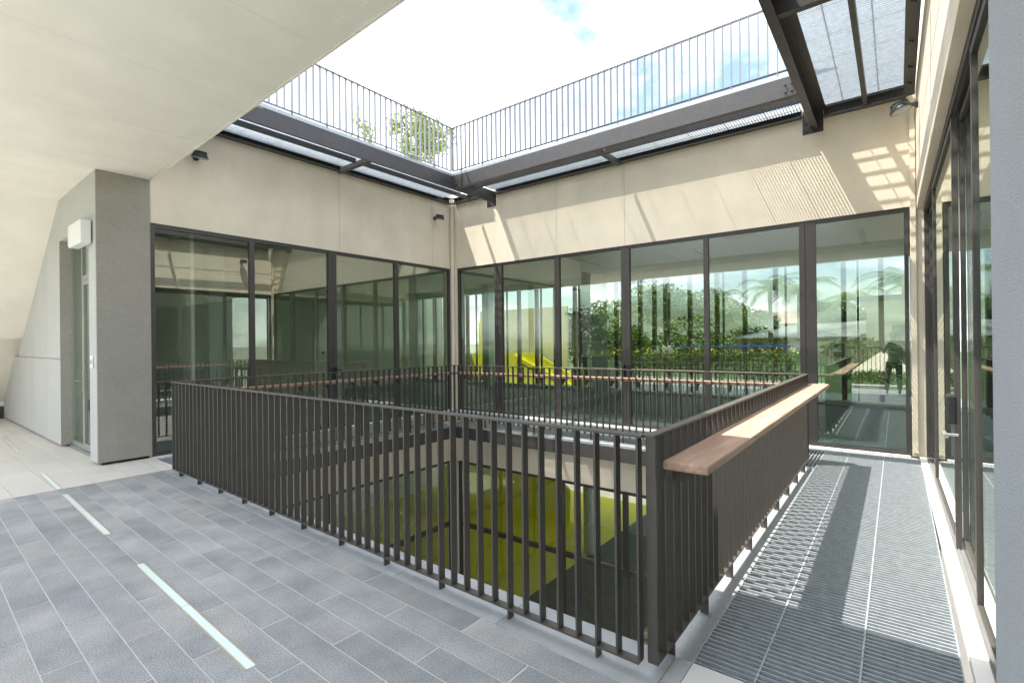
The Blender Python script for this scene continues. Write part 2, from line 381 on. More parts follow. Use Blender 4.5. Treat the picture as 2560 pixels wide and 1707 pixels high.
# ================================================================== COURT WALLS
ra = thing('wall', 'cream rendered band above the left glazing, in shade', 'wall', (0, 0, 0))
B(-.25, 0, -5.868, -.0, H+.002, 4.9).build('render_face', 'render', ra)
for y_ in (-2.93, -.62): B(-.001, .0015, y_-.003, y_+.003, H+.01, ZT).build('joint', 'stain_line', ra)
rb = thing('wall', 'cream rendered band above the back glazing with striped sunlight', 'wall', (0, 0, 0))
B(-.25, 8.50, 0.001, .25, H+.002, 4.9).build('render_face', 'render', rb)
B(8.24, 8.52, .0015, .25, .0, H).build('end_pier', 'render', rb)
B(0.0, .155, .0012, .25, 0, H).build('corner_pier', 'render', rb)
B(-.25, -.002, -.075, .25, 0, H).build('corner_pier', 'render', rb)
B(8.245, 8.30, -.028, .001, 0.05, 4.62).build('pilaster', 'render', rb)
for x_ in (2.85, 4.28): B(x_-.003, x_+.003, -.0005, .0008, H+.01, ZT).build('joint', 'stain_line', rb)
pp = MB(); pp.cyl((.055, -.045, -4.6), (.055, -.045, 4.62), .042, n=14); pipe = pp.build('downpipe', 'render', smooth=False)
tag(pipe, 'cream painted pipe running down the inner corner of the court', 'pipe')
rc = thing('wall', 'sunlit cream wall on the right above the sliding doors', 'wall', (8.31, 0, 0), -.0088+0.0176)
rc.rotation_euler = (0, 0, .0088)
ROTC = .0088
# local frame of the right wall: y runs along it, x into it
B(0, .075, -5.9, -.03, 3.20, 4.9).build('render_face', 'render', rc)
B(.076, .25, -5.9, -.03, 3.20, 4.9).build('wall_core', 'render', rc)
B(0, .01, -8, -5.9, 0, 0.001)
pr = B(8.352, 8.9, -9.9, -5.91, 0, 3.79).build('pier', 'blue_pebble'); tag(pr, 'blue grey pebble rendered pier at the right edge of the view', 'pier')

# ------------------------------------------------------------------ glazing builder (along an axis)
def glazing(root, a0, a1, mull, z0, z1, depth=.07, pane='glass', transom=None, prt='frame', inner=False):
    """frame in local coordinates: runs along +X from a0 to a1, outer face at y=0, y positive inwards"""
    B(a0, a1, 0, depth, z1-.055, z1).build('head_frame', prt, root)
    B(a0, a1, -.012, 0, z1-.016, z1).build('head_drip', prt, root)
    B(a0, a1, 0, depth, z0, z0+.045).build('sill_frame', prt, root)
    B(a0, a0+.05, 0, depth, z0+.045, z1-.055).build('side_frame', prt, root)
    B(a1-.045, a1, 0, depth, z0+.045, z1-.055).build('side_frame', prt, root)
    edges = [a0+.05]
    for m in mull:
        x0, x1, kind = m
        if kind == 'door':
            xm = (x0+x1)/2
            B(x0, xm-.002, -.006, depth, z0+.045, z1-.055).build('door_stile', prt, root)
            B(xm+.002, x1, -.006, depth, z0+.045, z1-.055).build('door_stile', prt, root)
        elif kind == 'tri':
            w = (x1-x0)
            B(x0, x0+w*.36-.002, -.006, depth, z0+.045, z1-.055).build('door_stile', prt, root)
            B(x0+w*.36+.002, x1, -.002, depth, z0+.045, z1-.055).build('mullion', prt, root)
        else: B(x0, x1, 0, depth, z0+.045, z1-.055).build('mullion', prt, root)
        edges += [x0, x1]
    edges.append(a1-.045)
    for i in range(0, len(edges), 2):
        e0, e1 = edges[i], edges[i+1]
        if transom:
            B(e0, e1, 0, depth, transom[0], transom[1]).build('transom', prt, root)
            B(e0, e1, .03, .038, z0+.045, transom[0]).build('glass_pane', pane, root)
            B(e0, e1, .03, .038, transom[1], z1-.055).build('glass_pane', pane, root)
        else:
            B(e0, e1, .03, .038, z0+.045, z1-.055).build('glass_pane', pane, root)
# left glazing (plane X=0, faces +X): local x -> world -y ... rotate so local +x = world +y, local +y = world -x
ga = thing('glazed_wall', 'left dark framed glazed wall with double door', 'glazed wall', (0, -5.868, 0), R(90))
glazing(ga, 0, 5.79, [(1.326, 1.401, 'm'), (2.706, 2.864, 'door'), (4.208, 4.301, 'm')], .0, H)
gb = thing('glazed_wall', 'back dark framed glazed wall reflecting trees and sky', 'glazed wall', (0, 0, 0))
glazing(gb, .165, 8.225, [(1.254, 1.457, 'tri'), (2.788, 2.898, 'm'), (4.204, 4.361, 'door'), (5.638, 5.713, 'm'), (6.987, 7.193, 'tri')], .0, H)
# pull handles of the back doors and the left doors
def pull(root, x, y, flip=1):
    m = MB(); m.box(x-.022, x+.022, y-.055, y-.006, .90, 1.11); m.build('door_pull', 'black', root, bevel=.008)
    m = MB(); pts = [(x+.03*flip, y-.03, 1.06), (x+.07*flip, y-.06, 1.055), (x+.10*flip, y-.07, 1.0), (x+.07*flip, y-.06, .93), (x+.03*flip, y-.03, .92)]
    for p, q in zip(pts, pts[1:]): m.cyl(p, q, .010, n=8)
    m.build('pull_ring', 'black', root)
pull(gb, 4.245, 0, -1); pull(gb, 4.32, 0, 1); pull(ga, 2.75, 0, -1); pull(ga, 2.82, 0, 1)
# right glazing: sliding leaves of different depth. local x = along wall away from corner, y = into the wall
gc = thing('sliding_glass_wall', 'right wall of sliding glass doors with black pull handle', 'glazed wall', (8.31, 0, 0), R(-90)+ROTC)
def gcb(x0, x1, y0, y1, z0, z1, n, m='frame'): return B(x0, x1, y0, y1, z0, z1).build(n, m, gc)
gcb(.02, 5.62, .002, .068, 3.185, 3.199, 'head_soffit', 'render')
gcb(.02, 5.62, .070, .20, 3.12, 3.199, 'head_frame'); gcb(.02, 5.62, .090, .094, 3.10, 3.12, 'head_track'); gcb(.02, 5.62, .135, .139, 3.10, 3.12, 'head_track')
gcb(.06, 5.62, .002, .068, -.03, .012, 'sill', 'white_sill')
gcb(.06, 5.62, .070, .20, -.03, .02, 'sill_track', 'alu'); gcb(.06, 5.62, .088, .092, .02, .03, 'sill_track', 'alu'); gcb(.06, 5.62, .133, .137, .02, .03, 'sill_track', 'alu')
gcb(.02, .07, .070, .12, .02, 3.12, 'side_frame')
def leaf(x0, x1, y, sw0=.05, sw1=.05):
    B(x0, x0+sw0, y, y+.035, .032, 3.10).build('stile', 'frame', gc); B(x1-sw1, x1, y, y+.035, .032, 3.10).build('stile', 'frame', gc)
    B(x0+sw0, x1-sw1, y, y+.035, .032, .09).build('bottom_rail', 'frame', gc); B(x0+sw0, x1-sw1, y, y+.035, 3.05, 3.10).build('top_rail', 'frame', gc)
    B(x0+sw0, x1-sw1, y+.014, y+.020, .09, 3.05).build('glass_pane', 'glass', gc)
leaf(.075, 1.45, .118); leaf(1.44, 3.50, .075, .075, .045); leaf(3.46, 4.62, .118, .04, .05); leaf(4.55, 5.62, .075, .045, .05)
m = B(3.56, 3.70, .02, .074, .93, 1.13).build('lever_box', 'black', gc, bevel=.012)
MB().cyl((3.60, .01, .86), (3.78, .01, .86), .014).build('door_knob', 'alu', gc)
MB().cyl((3.69, .01, .86), (3.69, .08, .86), .010).build('knob_stem', 'alu', gc)

# sills and white thresholds of the other two glazed walls
B(.165, 8.225, -.06, -.002, -.05, .008).build('threshold', 'white_sill', gb)
B(0, 5.79, -.06, -.002, -.05, .008).build('threshold', 'white_sill', ga)
B(.06, 8.28, -.14, -.062, -.06, -.012).build('threshold_step', 'curb', gb)
B(.0, 5.70, -.12, -.062, -.06, -.012).build('threshold_step', 'curb', ga)

# ================================================================== GRATINGS, BEAMS
def grating_mesh(L_, Wd, cross, name, t=.0068, h=.030, sp=.0392, m='galv'):
    g = MB(); n = int(round(L_/sp))           # bars run along X (length Wd), stacked along Y (length L_)
    g.box(0, Wd, .002, .006, -h, 0); g.box(0, Wd, L_-.006, L_-.002, -h, 0)
    for i in range(1, n): y_ = i*L_/n; g.box(0, Wd, y_-t/2, y_+t/2, -h, -.001)
    for x_ in cross:
        g.box(x_-.004, x_+.004, .002, L_-.002, -.012, -.003)
    for x_ in (.003, Wd-.003): g.box(x_-.003, x_+.003, .002, L_-.002, -h, 0)
    return g.mesh(name, m)
PL = .547
def walkway(name, label, zt, runs, upper):
    """runs: list of (origin, rotation, width, number of panels, cross positions)"""
    t = thing(name, label, 'walkway')
    for (ox, oy), rz, wd, n, cr in runs:
        me = grating_mesh(PL-.004, wd, cr, 'grating_panel')
        for i in range(n):
            c, s2 = math.cos(rz), math.sin(rz); d = i*PL
            inst(me, 'grating_panel', t, (ox - s2*d, oy + c*d, zt), (0, 0, rz))
    return t
# right run at deck level: bars along X
wr = walkway('grating_walkway', 'steel grating walkway between guard rail and sliding doors', -.012, [((7.305, -5.856), 0.0, 1.02, 10, (.27, .645))], False)
wr.rotation_euler = (0, 0, .0)
wb = walkway('grating_walkway', 'steel grating strip under the back guard rail, in front of the back glazing', -.016, [((7.30, -1.29), R(90), 1.145, 11, (.37, .76))], False)
wb2 = walkway('grating_walkway', 'steel grating strip between the left guard rail and the left glazing', -.014, [((.125, -5.86), 0, 1.17, 8, (.39, .78))], False)
# corner panels
me = grating_mesh(.37, 1.02, (.27, .645), 'grating_panel'); inst(me, 'grating_panel', wr, (7.305, -.375-.0, -.012))
# upper runs
ua = walkway('upper_walkway', 'upper grating gallery along the left wall seen from below', 4.79, [((.10, -5.86), 0, 1.22, 10, (.40, .80))], True)
ub = walkway('upper_walkway', 'upper grating gallery along the back wall seen from below', 4.79, [((7.16, -1.33), R(90), 1.22, 10, (.40, .80))], True)
uc = walkway('upper_walkway', 'wide upper grating gallery along the right wall', 4.79, [((7.24, -6.347), 0, 1.03, 11, (.30, .69))], True)
me = grating_mesh(.325, 1.03, (.30, .69), 'grating_panel'); inst(me, 'grating_panel', uc, (7.24, -.33, 4.79))
me = grating_mesh(.345, 1.22, (.40, .80), 'grating_panel'); inst(me, 'grating_panel', ub, (1.69, -1.33, 4.79), (0, 0, R(90)))
def channel(root, axis, a0, a1, pos, z0, z1, face, w=.085, n='beam', ft=.010):
    """C channel: web on the plane pos, flanges reach w towards 'face' (+1/-1)"""
    m = MB(); p0, p1 = (pos, pos+face*.009); q0, q1 = (pos+face*.009, pos+face*w)
    def bb(a, b, u, v, z_0, z_1):
        u, v = min(u, v), max(u, v)
        if axis == 'x': m.box(a, b, u, v, z_0, z_1)
        else: m.box(u, v, a, b, z_0, z_1)
    bb(a0, a1, p0, p1, z0, z1); bb(a0, a1, q0, q1, z0, z0+ft); bb(a0, a1, q0, q1, z1-ft, z1)
    return m.build(n, 'steel', root)
def bolt(root, p, d, r=.016, h=.018):
    MB().cyl(p, Vector(p)+Vector(d)*h, r, n=6).build('bolt', 'steel', root)
def gallery(zb_, zt_, roots, upper):
    A, Bk, Cr = roots
    # void edge beams
    channel(A, 'y', -5.86, -.012, 1.34, zb_, zt_, -1, .04 if upper else .12, n='edge_beam')
    channel(Bk, 'x', 1.343, 7.157, -1.33, zb_, zt_, 1, .088, n='edge_beam')
    channel(Cr, 'y', -5.86, -.012, 7.16, zb_, zt_, 1, .085, n='edge_beam')
    for k, (dx, dz) in enumerate(((.05, .06), (.05, .15), (.12, .06), (.12, .15))):
        bolt(Bk, (1.343+dx, -1.3305, zb_+dz), (0, -1, 0), .014); bolt(Bk, (7.157-dx, -1.3305, zb_+dz), (0, -1, 0), .014)
gallery(4.50, 4.74, (ua, ub, uc), True)
gallery(-.30, -.085, (wb2, wb, wr), False)
# white galvanised curb on top of the edge beams
B(1.255, 1.338, -5.86, -1.332, 4.742, 4.795).build('curb_strip', 'galv_dull', ua)
B(1.343, 7.157, -1.329, -1.29, 4.742, 4.795).build('curb_strip', 'galv_dull', ub)
B(7.163, 7.238, -5.86, -1.332, 4.742, 4.795).build('curb_strip', 'galv_dull', uc)
B(1.295, 1.338, -5.86, -1.332, -.083, -.045).build('curb_strip', 'galv_dull', wb2)
B(1.343, 7.157, -1.326, -1.29, -.083, -.045).build('curb_strip', 'galv_dull', wb)
B(7.163, 7.302, -5.858, -1.29, -.083, -.046).build('curb_strip', 'galv_dull', wr)
# wall channels
channel(ua, 'y', -5.86, -.10, .012, 4.68, 4.80, 1, .10, n='wall_channel')
channel(ub, 'x', .10, 1.08, -.012, 4.68, 4.80, -1, .10, n='wall_channel')
channel(ub, 'x', 1.33, 7.045, -.012, 4.68, 4.80, -1, .10, n='wall_channel')
channel(ub, 'x', 7.315, 8.22, -.012, 4.62, 4.78, -1, .10, n='wall_channel')
channel(uc, 'y', -5.86, -.14, 8.30, 4.60, 4.72, -1, .11, n='wall_channel')
for y_ in (-.6, -1.4, -2.2, -3.6, -4.4, -5.2): bolt(ua, (.021, y_, 4.735), (1, 0, 0), .012)
for x_ in (1.75, 2.7, 3.65, 4.9, 5.8, 6.7): bolt(ub, (x_, -.021, 4.735), (0, -1, 0), .012)
for x_ in (7.45, 8.08): bolt(ub, (x_, -.021, 4.69), (0, -1, 0), .012)
for y_ in (-.55, -1.0, -1.62, -2.4, -3.2):
    for dx in (-.012, .012): bolt(uc, (8.245+dx, y_+dx, 4.60), (0, 0, -1), .010)
# purlins
def purlin(root, axis, a0, a1, pos, z0=4.645, z1=4.74, n='purlin'):
    if axis == 'x': return B(a0, a1, pos-.025, pos+.025, z0, z1).build(n, 'steel', root)
    return B(pos-.025, pos+.025, a0, a1, z0, z1).build(n, 'steel', root)
purlin(ua, 'y', -5.86, -3.05, .675, 4.668, 4.742); purlin(ua, 'y', -2.95, -.13, .675, 4.668, 4.742)
purlin(ub, 'x', 1.37, 4.22, -.70); purlin(ub, 'x', 4.28, 7.15, -.70)
purlin(uc, 'y', -5.86, -3.08, 7.79, 4.63, 4.74); purlin(uc, 'y', -3.0, -.11, 7.79, 4.63, 4.74)
def crossb(root, axis, a0, a1, pos, z0=4.50, z1=4.70):
    m = MB()
    if axis == 'x': m.box(a0, a1, pos-.005, pos+.005, z0+.008, z1); m.box(a0, a1, pos-.04, pos+.04, z0, z0+.008)
    else: m.box(pos-.005, pos+.005, a0, a1, z0+.008, z1); m.box(pos-.04, pos+.04, a0, a1, z0, z0+.008)
    m.build('cross_beam', 'steel', root)
crossb(ua, 'x', .115, 1.13, -3.0, 4.62, 4.72); crossb(ub, 'y', -1.19, -.115, 4.25, 4.62, 4.72); crossb(uc, 'x', 7.17, 8.18, -3.04, 4.52, 4.72)
# end plates of the two long beams on the back wall
for root, x0, x1 in ((ua, 1.083, 1.325), (uc, 7.05, 7.305)):
    B(x0, x1, -.011, -.001, 4.45, 4.79 if root is uc else 4.68).build('end_plate', 'steel', root)
    for dx in (.04, (x1-x0)-.04):
        for z_ in (4.49, 4.60): bolt(root, (x0+dx, -.011, z_), (0, -1, 0), .014)
B(7.17, 7.18, -.12, -.012, 4.46, 4.74).build('end_stiffener', 'steel', uc)
B(7.155, 7.345, -5.86, -.012, 4.7425, 4.7445).build('top_flange', 'steel', uc)

# ================================================================== GUARD RAILS
SPC = .1087
def guard_rail(name, label, p0, p1, zbase, ht, rm_='rail_steel', flip=1, feet=5, shelf=0, skip0=.5, timber='timber', brk=4, group=None, w=.048, foot_z=-.06, post_ext=True, flat_first=False):
    """flat bars perpendicular to the line p0->p1"""
    p0 = Vector((*p0, 0)); p1 = Vector((*p1, 0)); d = p1-p0; Ln = d.length; ang = math.atan2(d.y, d.x)
    t = thing(name, label, 'guard rail', (p0.x, p0.y, zbase), ang, group)
    B(-w/2, Ln+w/2, -w/2, w/2, ht-.012, ht).build('top_rail', rm_, t, bevel=.0015)
    B(0, Ln, -w/2, w/2, .055, .064).build('bottom_rail', rm_, t)
    n = int(round(Ln/SPC)); me = B(-.0055, .0055, -w/2+.001, w/2-.001, .0641, ht-.0121).mesh('baluster', rm_)
    mf = B(-.0055, .0055, -w/2+.001, w/2-.001, foot_z, .0549).mesh('foot', rm_)
    pl = B(-.03, .03, -.03, .045, foot_z-.006, foot_z+.004).mesh('foot_plate', 'galv_dull') if foot_z < 0 else None
    for i in range(n+1):
        x = i*Ln/n
        if skip0 and i == 0: continue
        if i == n and not post_ext: continue
        inst(me, 'baluster', t, (x, 0, 0))
        if i % feet == 2:
            inst(mf, 'foot', t, (x, 0, 0))
            if pl: inst(pl, 'foot_plate', t, (x, 0, 0))
    if shelf:
        s0, s1, y0, y1, zt_ = shelf
        B(s0, s1, y0, y1, zt_-.042, zt_).build('timber_shelf', timber, t, bevel=.010)
        k = s0+.25; bm = MB(); sg = 1 if y1 > 0 else -1
        a = y0 if sg > 0 else y1
        bm.prism([(sg*.024, -.043+zt_), (sg*.17, -.043+zt_), (sg*.17, -.052+zt_), (sg*.05, -.135+zt_), (sg*.024, -.135+zt_)], -.005, .005, axis=0); mb_ = bm.mesh('shelf_bracket', 'rail_steel')
        i = brk//2
        while i < n:
            x = i*Ln/n+.012
            if s0 < x < s1-.05: inst(mb_, 'shelf_bracket', t, (x, 0, 0))
            i += brk
    return t
G1 = 'guard rails round the opening'
guard_rail('guard_rail', 'front flat bar guard rail standing on the grey paving', (1.25, -6.01), (7.155, -6.08), 0, 1.1, foot_z=.0041, skip0=0)
g = guard_rail('guard_rail', 'right guard rail with wide timber shelf beside the grating walkway', (7.205, -6.06), (7.205, -1.18), 0, 1.1, shelf=(.06, 4.98, -.235, -.030, .975), foot_z=-.046, skip0=0, timber='timber')
guard_rail('guard_rail', 'back guard rail with narrow timber shelf before the back glazing', (1.35, -1.35), (7.17, -1.20), 0, 1.1, shelf=(-.05, 5.95, .030, .20, .96), foot_z=-.045, timber='timber_x')
guard_rail('guard_rail', 'left guard rail with timber shelf before the left glazing', (1.27, -5.93), (1.35, -1.35), 0, 1.1, shelf=(.15, 4.75, .030, .20, .96), foot_z=-.045, timber='timber')
for o_ in [x for x in bpy.data.objects if x.name.startswith('guard_rail')]: o_['group'] = G1
# upper rails
UR = [guard_rail('upper_guard_rail', 'upper guard rail along the left gallery with a tree behind', (1.32, -5.86), (1.32, -1.35), 4.775, .90, rm_='rail_steel_glare', foot_z=.01, w=.05),
      guard_rail('upper_guard_rail', 'upper guard rail along the back gallery against the cloudy sky', (1.34, -1.31), (7.17, -1.31), 4.775, .90, rm_='rail_steel_glare', foot_z=.01, w=.05, skip0=0)]
for o_ in UR: o_['group'] = 'upper guard rails against the sky'

# ================================================================== WALL LAMPS
def wall_lamp(loc, rz, label, tilt=R(10)):
    t = thing('wall_lamp', label, 'wall lamp', loc, rz, 'round dark flood lamps on the court walls')   # local +x away from the wall
    def P(r, a, z): return (.16+r*math.cos(a)*math.cos(tilt)-0*z, r*math.sin(a), z+r*math.cos(a)*math.sin(tilt))
    MB().cyl((0, 0, .0), (.03, 0, .0), .045, n=14).build('wall_plate', 'lamp_body', t)
    MB().obar((.02, 0, .0), (.09, 0, .0), .05, .03).build('arm', 'lamp_body', t)
    h = thing('lamp_head', None, None); 
    bpy.data.objects.remove(h)
    def tilted(mb):
        mb.v = [(.16+(x)*math.cos(tilt)+z*math.sin(tilt), y, z*math.cos(tilt)+x*math.sin(-tilt)) for x, y, z in mb.v]; return mb
    hb = tilted(MB().cyl((0, 0, -.030), (0, 0, .020), .105, .088, n=26)).build('housing', 'lamp_body', t)
    tilted(MB().cyl((0, 0, -.040), (0, 0, -.0301), .112, .112, n=26)).build('rim', 'lamp_body', t)
    tilted(MB().cyl((0, 0, -.044), (0, 0, -.0401), .092, .096, n=26)).build('lens', 'lamp_lens', t)
    f = MB()
    for i in range(-5, 6):
        y = i*.015; w = math.sqrt(max(.085**2-y*y, 0)); f.box(-w, w, y-.002, y+.002, .0205, .05)
    tilted(f).build('cooling_fins', 'lamp_body', t)
    return t
wall_lamp((0, -5.30, 4.275), 0, 'dark round lamp on the left wall close under the soffit edge')
wall_lamp((0, -.54, 4.29), 0, 'dark round lamp high on the left wall near the corner pipe')
wall_lamp((8.31, -.98, 4.17), math.pi, 'round lamp on the sunlit right wall seen from below', R(16))

# ================================================================== ROOMS BEHIND THE GLASS
room = thing('room_shell', 'interior of the rooms seen through the glazing', 'building', (0, 0, 0))
def rm(x0, x1, y0, y1, z0, z1, n, m): return B(x0, x1, y0, y1, z0, z1).build(n, m, room)
rm(-7.2, 9.5, .255, 5.6, 3.52, 4.7, 'ceiling', 'room_ceiling'); rm(-7.2, -.255, -5.86, .25, 3.52, 4.7, 'ceiling', 'room_ceiling')
rm(-7.2, 9.5, .255, 5.6, -.3, -.01, 'floor', 'room_floor'); rm(-7.2, 9.5, 5.601, 8.6, -.3, -.02, 'outer_terrace', 'room_floor'); rm(-7.2, -.06, -5.86, .25, -.3, -.012, 'floor', 'room_floor')
rm(-7.3, -7.2, -5.86, 6.7, 0, 4.6, 'back_wall', 'room_dark')
rm(8.62, 8.7, .255, 5.6, 0, 3.56, 'side_wall', 'room_white')
rm(-7.2, 9.5, 5.42, 5.6, 3.30, 3.515, 'lintel', 'room_white')
rm(-7.2, 9.5, 5.40, 5.6, 0, .10, 'low_wall', 'room_white')
rm(-1.12, -.88, .255, 5.4, 3.34, 3.515, 'ceiling_beam', 'room_ceiling')
rm(-7.2, -.3, -5.855, -5.75, 0, 3.56, 'partition', 'room_dark')
# room left: storage and back wall; corner column
for x_, y_, w_ in ((-.45, .55, .30), (1.10, 5.05, .34), (-2.9, -1.2, .3), (-3.2, 5.0, .3), (-3.0, -3.9, .3)):
    if w_ > .1: tag(B(x_-w_/2, x_+w_/2, y_-w_/2, y_+w_/2, 0, 3.515).build('column', 'column_white'),
        {(-.45): 'pale column just inside the glazed corner', 1.10: 'pale column by the far windows of the back room', -2.9: 'shaded column inside the left room near the corner', -3.2: 'pale column left of the far windows behind the yellow slide', -3.0: 'shaded column in the middle of the left room'}[x_], 'column', 'white interior columns')
def vent(x0, x1, y0, y1, lab, z=3.5):
    t = thing('ceiling_vent', lab, 'vent', ((x0+x1)/2, (y0+y1)/2, z), 0, 'ceiling vents and lights of the rooms'); w = (x1-x0)/2; h = (y1-y0)/2
    B(-w, w, -h, -h+.02, 0, .018).build('vent_frame', 'room_ceiling', t); B(-w, w, h-.02, h, 0, .018).build('vent_frame', 'room_ceiling', t)
    B(-w, -w+.02, -h+.02, h-.02, 0, .018).build('vent_frame', 'room_ceiling', t); B(w-.02, w, -h+.02, h-.02, 0, .018).build('vent_frame', 'room_ceiling', t)
    n = max(3, int((x1-x0)/.04)) if (x1-x0) < 1 else 4
    s_ = MB()
    for i in range(1, n): x = -w+.02+i*(2*w-.04)/n; s_.box(x-.006, x+.006, -h+.02, h-.02, .004, .016)
    s_.build('vent_slats', 'vent', t)
vent(7.50, 7.68, 2.65, 4.6, 'slatted vent in the ceiling behind the rightmost pane'); vent(5.38, 6.08, 1.6, 2.3, 'square access hatch in the ceiling left of the wide frame post')
vent(4.5, 4.64, 2.8, 4.1, 'narrow vent in the ceiling near the middle door'); vent(3.83, 3.95, 2.8, 4.1, 'narrow ceiling vent next to the middle door post')
vent(1.9, 2.05, 1.5, 3.6, 'narrow vent in the ceiling over the second bay of the back glazing')
vent(-2.5, -2.35, -4.9, -3.4, 'long slot vent in the ceiling behind the leftmost pane'); vent(-1.8, -1.65, -4.8, -3.5, 'slot vent nearest the glass behind the leftmost pane'); vent(-2.45, -2.3, -2.3, -.9, 'slot vent in the left room ceiling behind the third pane')
# far glazing with brown fins
fg = thing('glazed_wall', 'far glazing of the back room with brown vertical fins outside', 'glazed wall', (0, 5.5, 0))
for x0 in [-7.1+i*1.45 for i in range(11)]:
    B(x0+.03, x0+1.42, .0, .006, .10, 3.295).build('glass_pane', 'clear_glass' if x0 < .1 else 'tinted_glass', fg)
    B(x0-.025, x0+.025, -.02, .04, .10, 3.295).build('mullion', 'frame', fg)
fx = [-6.6, -5.75, -4.8, -3.95, -3.1, -2.35, -1.6, -.85, -.1, .65, 1.35, 2.12, 2.55, 2.88, 3.57, 4.29, 4.98, 5.70, 6.4, 7.12, 7.82, 8.4]
fx2 = set()
mf = B(-.05, .05, 0, .12, -.1, 3.4).mesh('fin', 'fin')
for x in fx:
    inst(mf, 'fin', fg, (x, .12, 0))
# back wall fittings in the left room
for i, yy in enumerate((-2.93, -2.81)):
    tag(B(-.6, -.57, yy-.02, yy+.02, 1.34, 1.39).build('switch', 'black'), ('left' if i == 0 else 'right') + ' one of two small dark squares behind the glass by the double door', 'switch')
tag(B(-.62, -.601, -3.1, -2.65, 0, 1.6).build('panel_post', 'room_dark'), 'dark panel inside the left room behind the double door', 'panel')
# yellow slide furniture by the far windows of the back room
ys = thing('play_stair', 'bright yellow boxed play stair by the far windows', 'play stair', (0, 6.95, 0))
def yp(pts, y0=-.05, y1=0.0, n='side_panel', m='yellow'): MB().prism(pts, y0, y1, axis=1).build(n, m, ys)
YQ = 6.93
def yq(*uv):
    out = []
    for u_, v_ in uv:
        d_ = F+R2*((u_-1280)/FPX)-U2*((v_-853.5)/FPX); t_ = (YQ+8.2367)/d_.y; out.append((8.0974+d_.x*t_, max(-.02, 1.5277+d_.z*t_)))
    return out
yp(yq((1197, 957), (1217, 957), (1217, 805), (1197, 805)), n='tall_panel'); yp(yq((1172, 957), (1195, 957), (1195, 884), (1172, 884)), n='low_panel')
yp(yq((1262, 957), (1262, 882), (1338, 882), (1440, 944), (1440, 962)), -.02, .03, 'rear_balustrade')
yp(yq((1288, 886), (1434, 962), (1418, 962), (1288, 897)), -.12, -.04, 'front_handrail')
yp(yq((1288, 905), (1412, 962), (1288, 962)), -.10, -.07, 'stringer')
xs0 = yq((1300, 950))[0][0]
for i in range(7): B(xs0+i*.36, xs0+.36+i*.36, .04, .8, -.02, .95-i*.13).build('step', 'yellow_floor', ys)
# upper parts of the rooms: yellow light wall pieces
rm(-6.5, -2.0, 8.3, 8.4, .0, 2.9, 'outer_panel', 'cream_wall')

# ================================================================== LOWER STOREY
ZL = -4.45
tag(B(.0, 8.6, -6.2, 0, -4.69, ZL-.01).build('lower_court_floor', 'gravel'), kind='structure')
tag(B(4.9, 8.6, -6.2, 0, ZL-.009, ZL+.03).build('lower_path', 'lower_floor'), kind='structure')
lw = thing('wall', 'cream rendered band of the lower storey under the walkway', 'wall', (0, 0, 0))
B(-.25, 0, -6.2, -.075, -1.155, -.06).build('render_face', 'render', lw); B(.155, 8.5, .0, .25, -1.155, -.06).build('render_face', 'render', lw)
B(-.25, .154, -.074, .25, -1.155, -.06).build('corner_block', 'render', lw); B(-.2, .13, -.05, .2, ZL, -1.156).build('corner_pier', 'render', lw)
B(-.25, .12, -6.3, -6.2, ZL, -.4).build('end_wall', 'render', lw)
la = thing('glazed_wall', 'lower left glazing with transom below the walkway', 'glazed wall', (0, -6.2, 0), R(90))
glazing(la, 0, 6.12, [(1.5, 1.58, 'm'), (3.0, 3.08, 'm'), (4.5, 4.58, 'm')], ZL, -1.157, transom=(-2.64, -2.55))
lb = thing('glazed_wall', 'lower back glazing with transom below the walkway', 'glazed wall', (0, 0, 0))
glazing(lb, .14, 8.3, [(2.88, 2.94, 'm'), (4.18, 4.27, 'm'), (5.6, 5.68, 'm'), (7.0, 7.1, 'm')], ZL, -1.157, transom=(-2.64, -2.55))
def lr(x0, x1, y0, y1, z0, z1, n, m): return B(x0, x1, y0, y1, z0, z1).build(n, m, room)
lr(-7.2, 9.5, .1, 9.0, -4.69, ZL-.008, 'lower_floor', 'lower_floor'); lr(-7.2, 1.18, .12, 9.0, ZL-.008, ZL, 'play_floor', 'yellow_floor'); lr(-7.2, -.1, -6.2, .1, -4.69, ZL, 'play_floor', 'yellow_floor')
lr(-7.2, 9.5, 6.8, 6.9, -1.2, -.31, 'lower_lintel', 'room_white'); lr(-7.3, -7.2, -6.2, 9, -4.69, -.3, 'lower_back_wall', 'room_white')
lr(-7.2, -.26, -5.86, .25, -.9, -.31, 'lower_ceiling', 'room_ceiling'); lr(-7.2, 9.5, .26, 6.8, -.9, -.31, 'lower_ceiling', 'room_ceiling')
tag(MB().cyl((1.16, 4.22, ZL), (1.16, 4.22, -.9), .17, n=20).build('column', 'column_white', smooth=True), 'pale round column standing at the edge of the yellow floor downstairs', 'column')
ypn = MB().prism([(-6.5, ZL), (-.5, ZL), (-.5, -3.4), (-3.2, -1.4), (-6.5, -1.4)], 5.9, 6.0, axis=1).build('play_wall', 'yellow'); tag(ypn, 'yellow sloping wall inside the lower room', 'wall')
# right lower wall and front lower wall of the court
B(8.5, 8.6, -6.2, 0, ZL, -.04).build('right_wall', 'pale_stone', lw); B(0, 8.6, -6.32, -6.2, ZL, -.4).build('front_wall', 'pale_stone', lw)
B(-7.4, 9, -10.6, -5.9, -.55, -.352).build('landing_slab', 'pale_stone', fl)
B(1.2, 8.4, -5.9, -5.862, -.35, -.061).build('slab_edge', 'curb', fl)
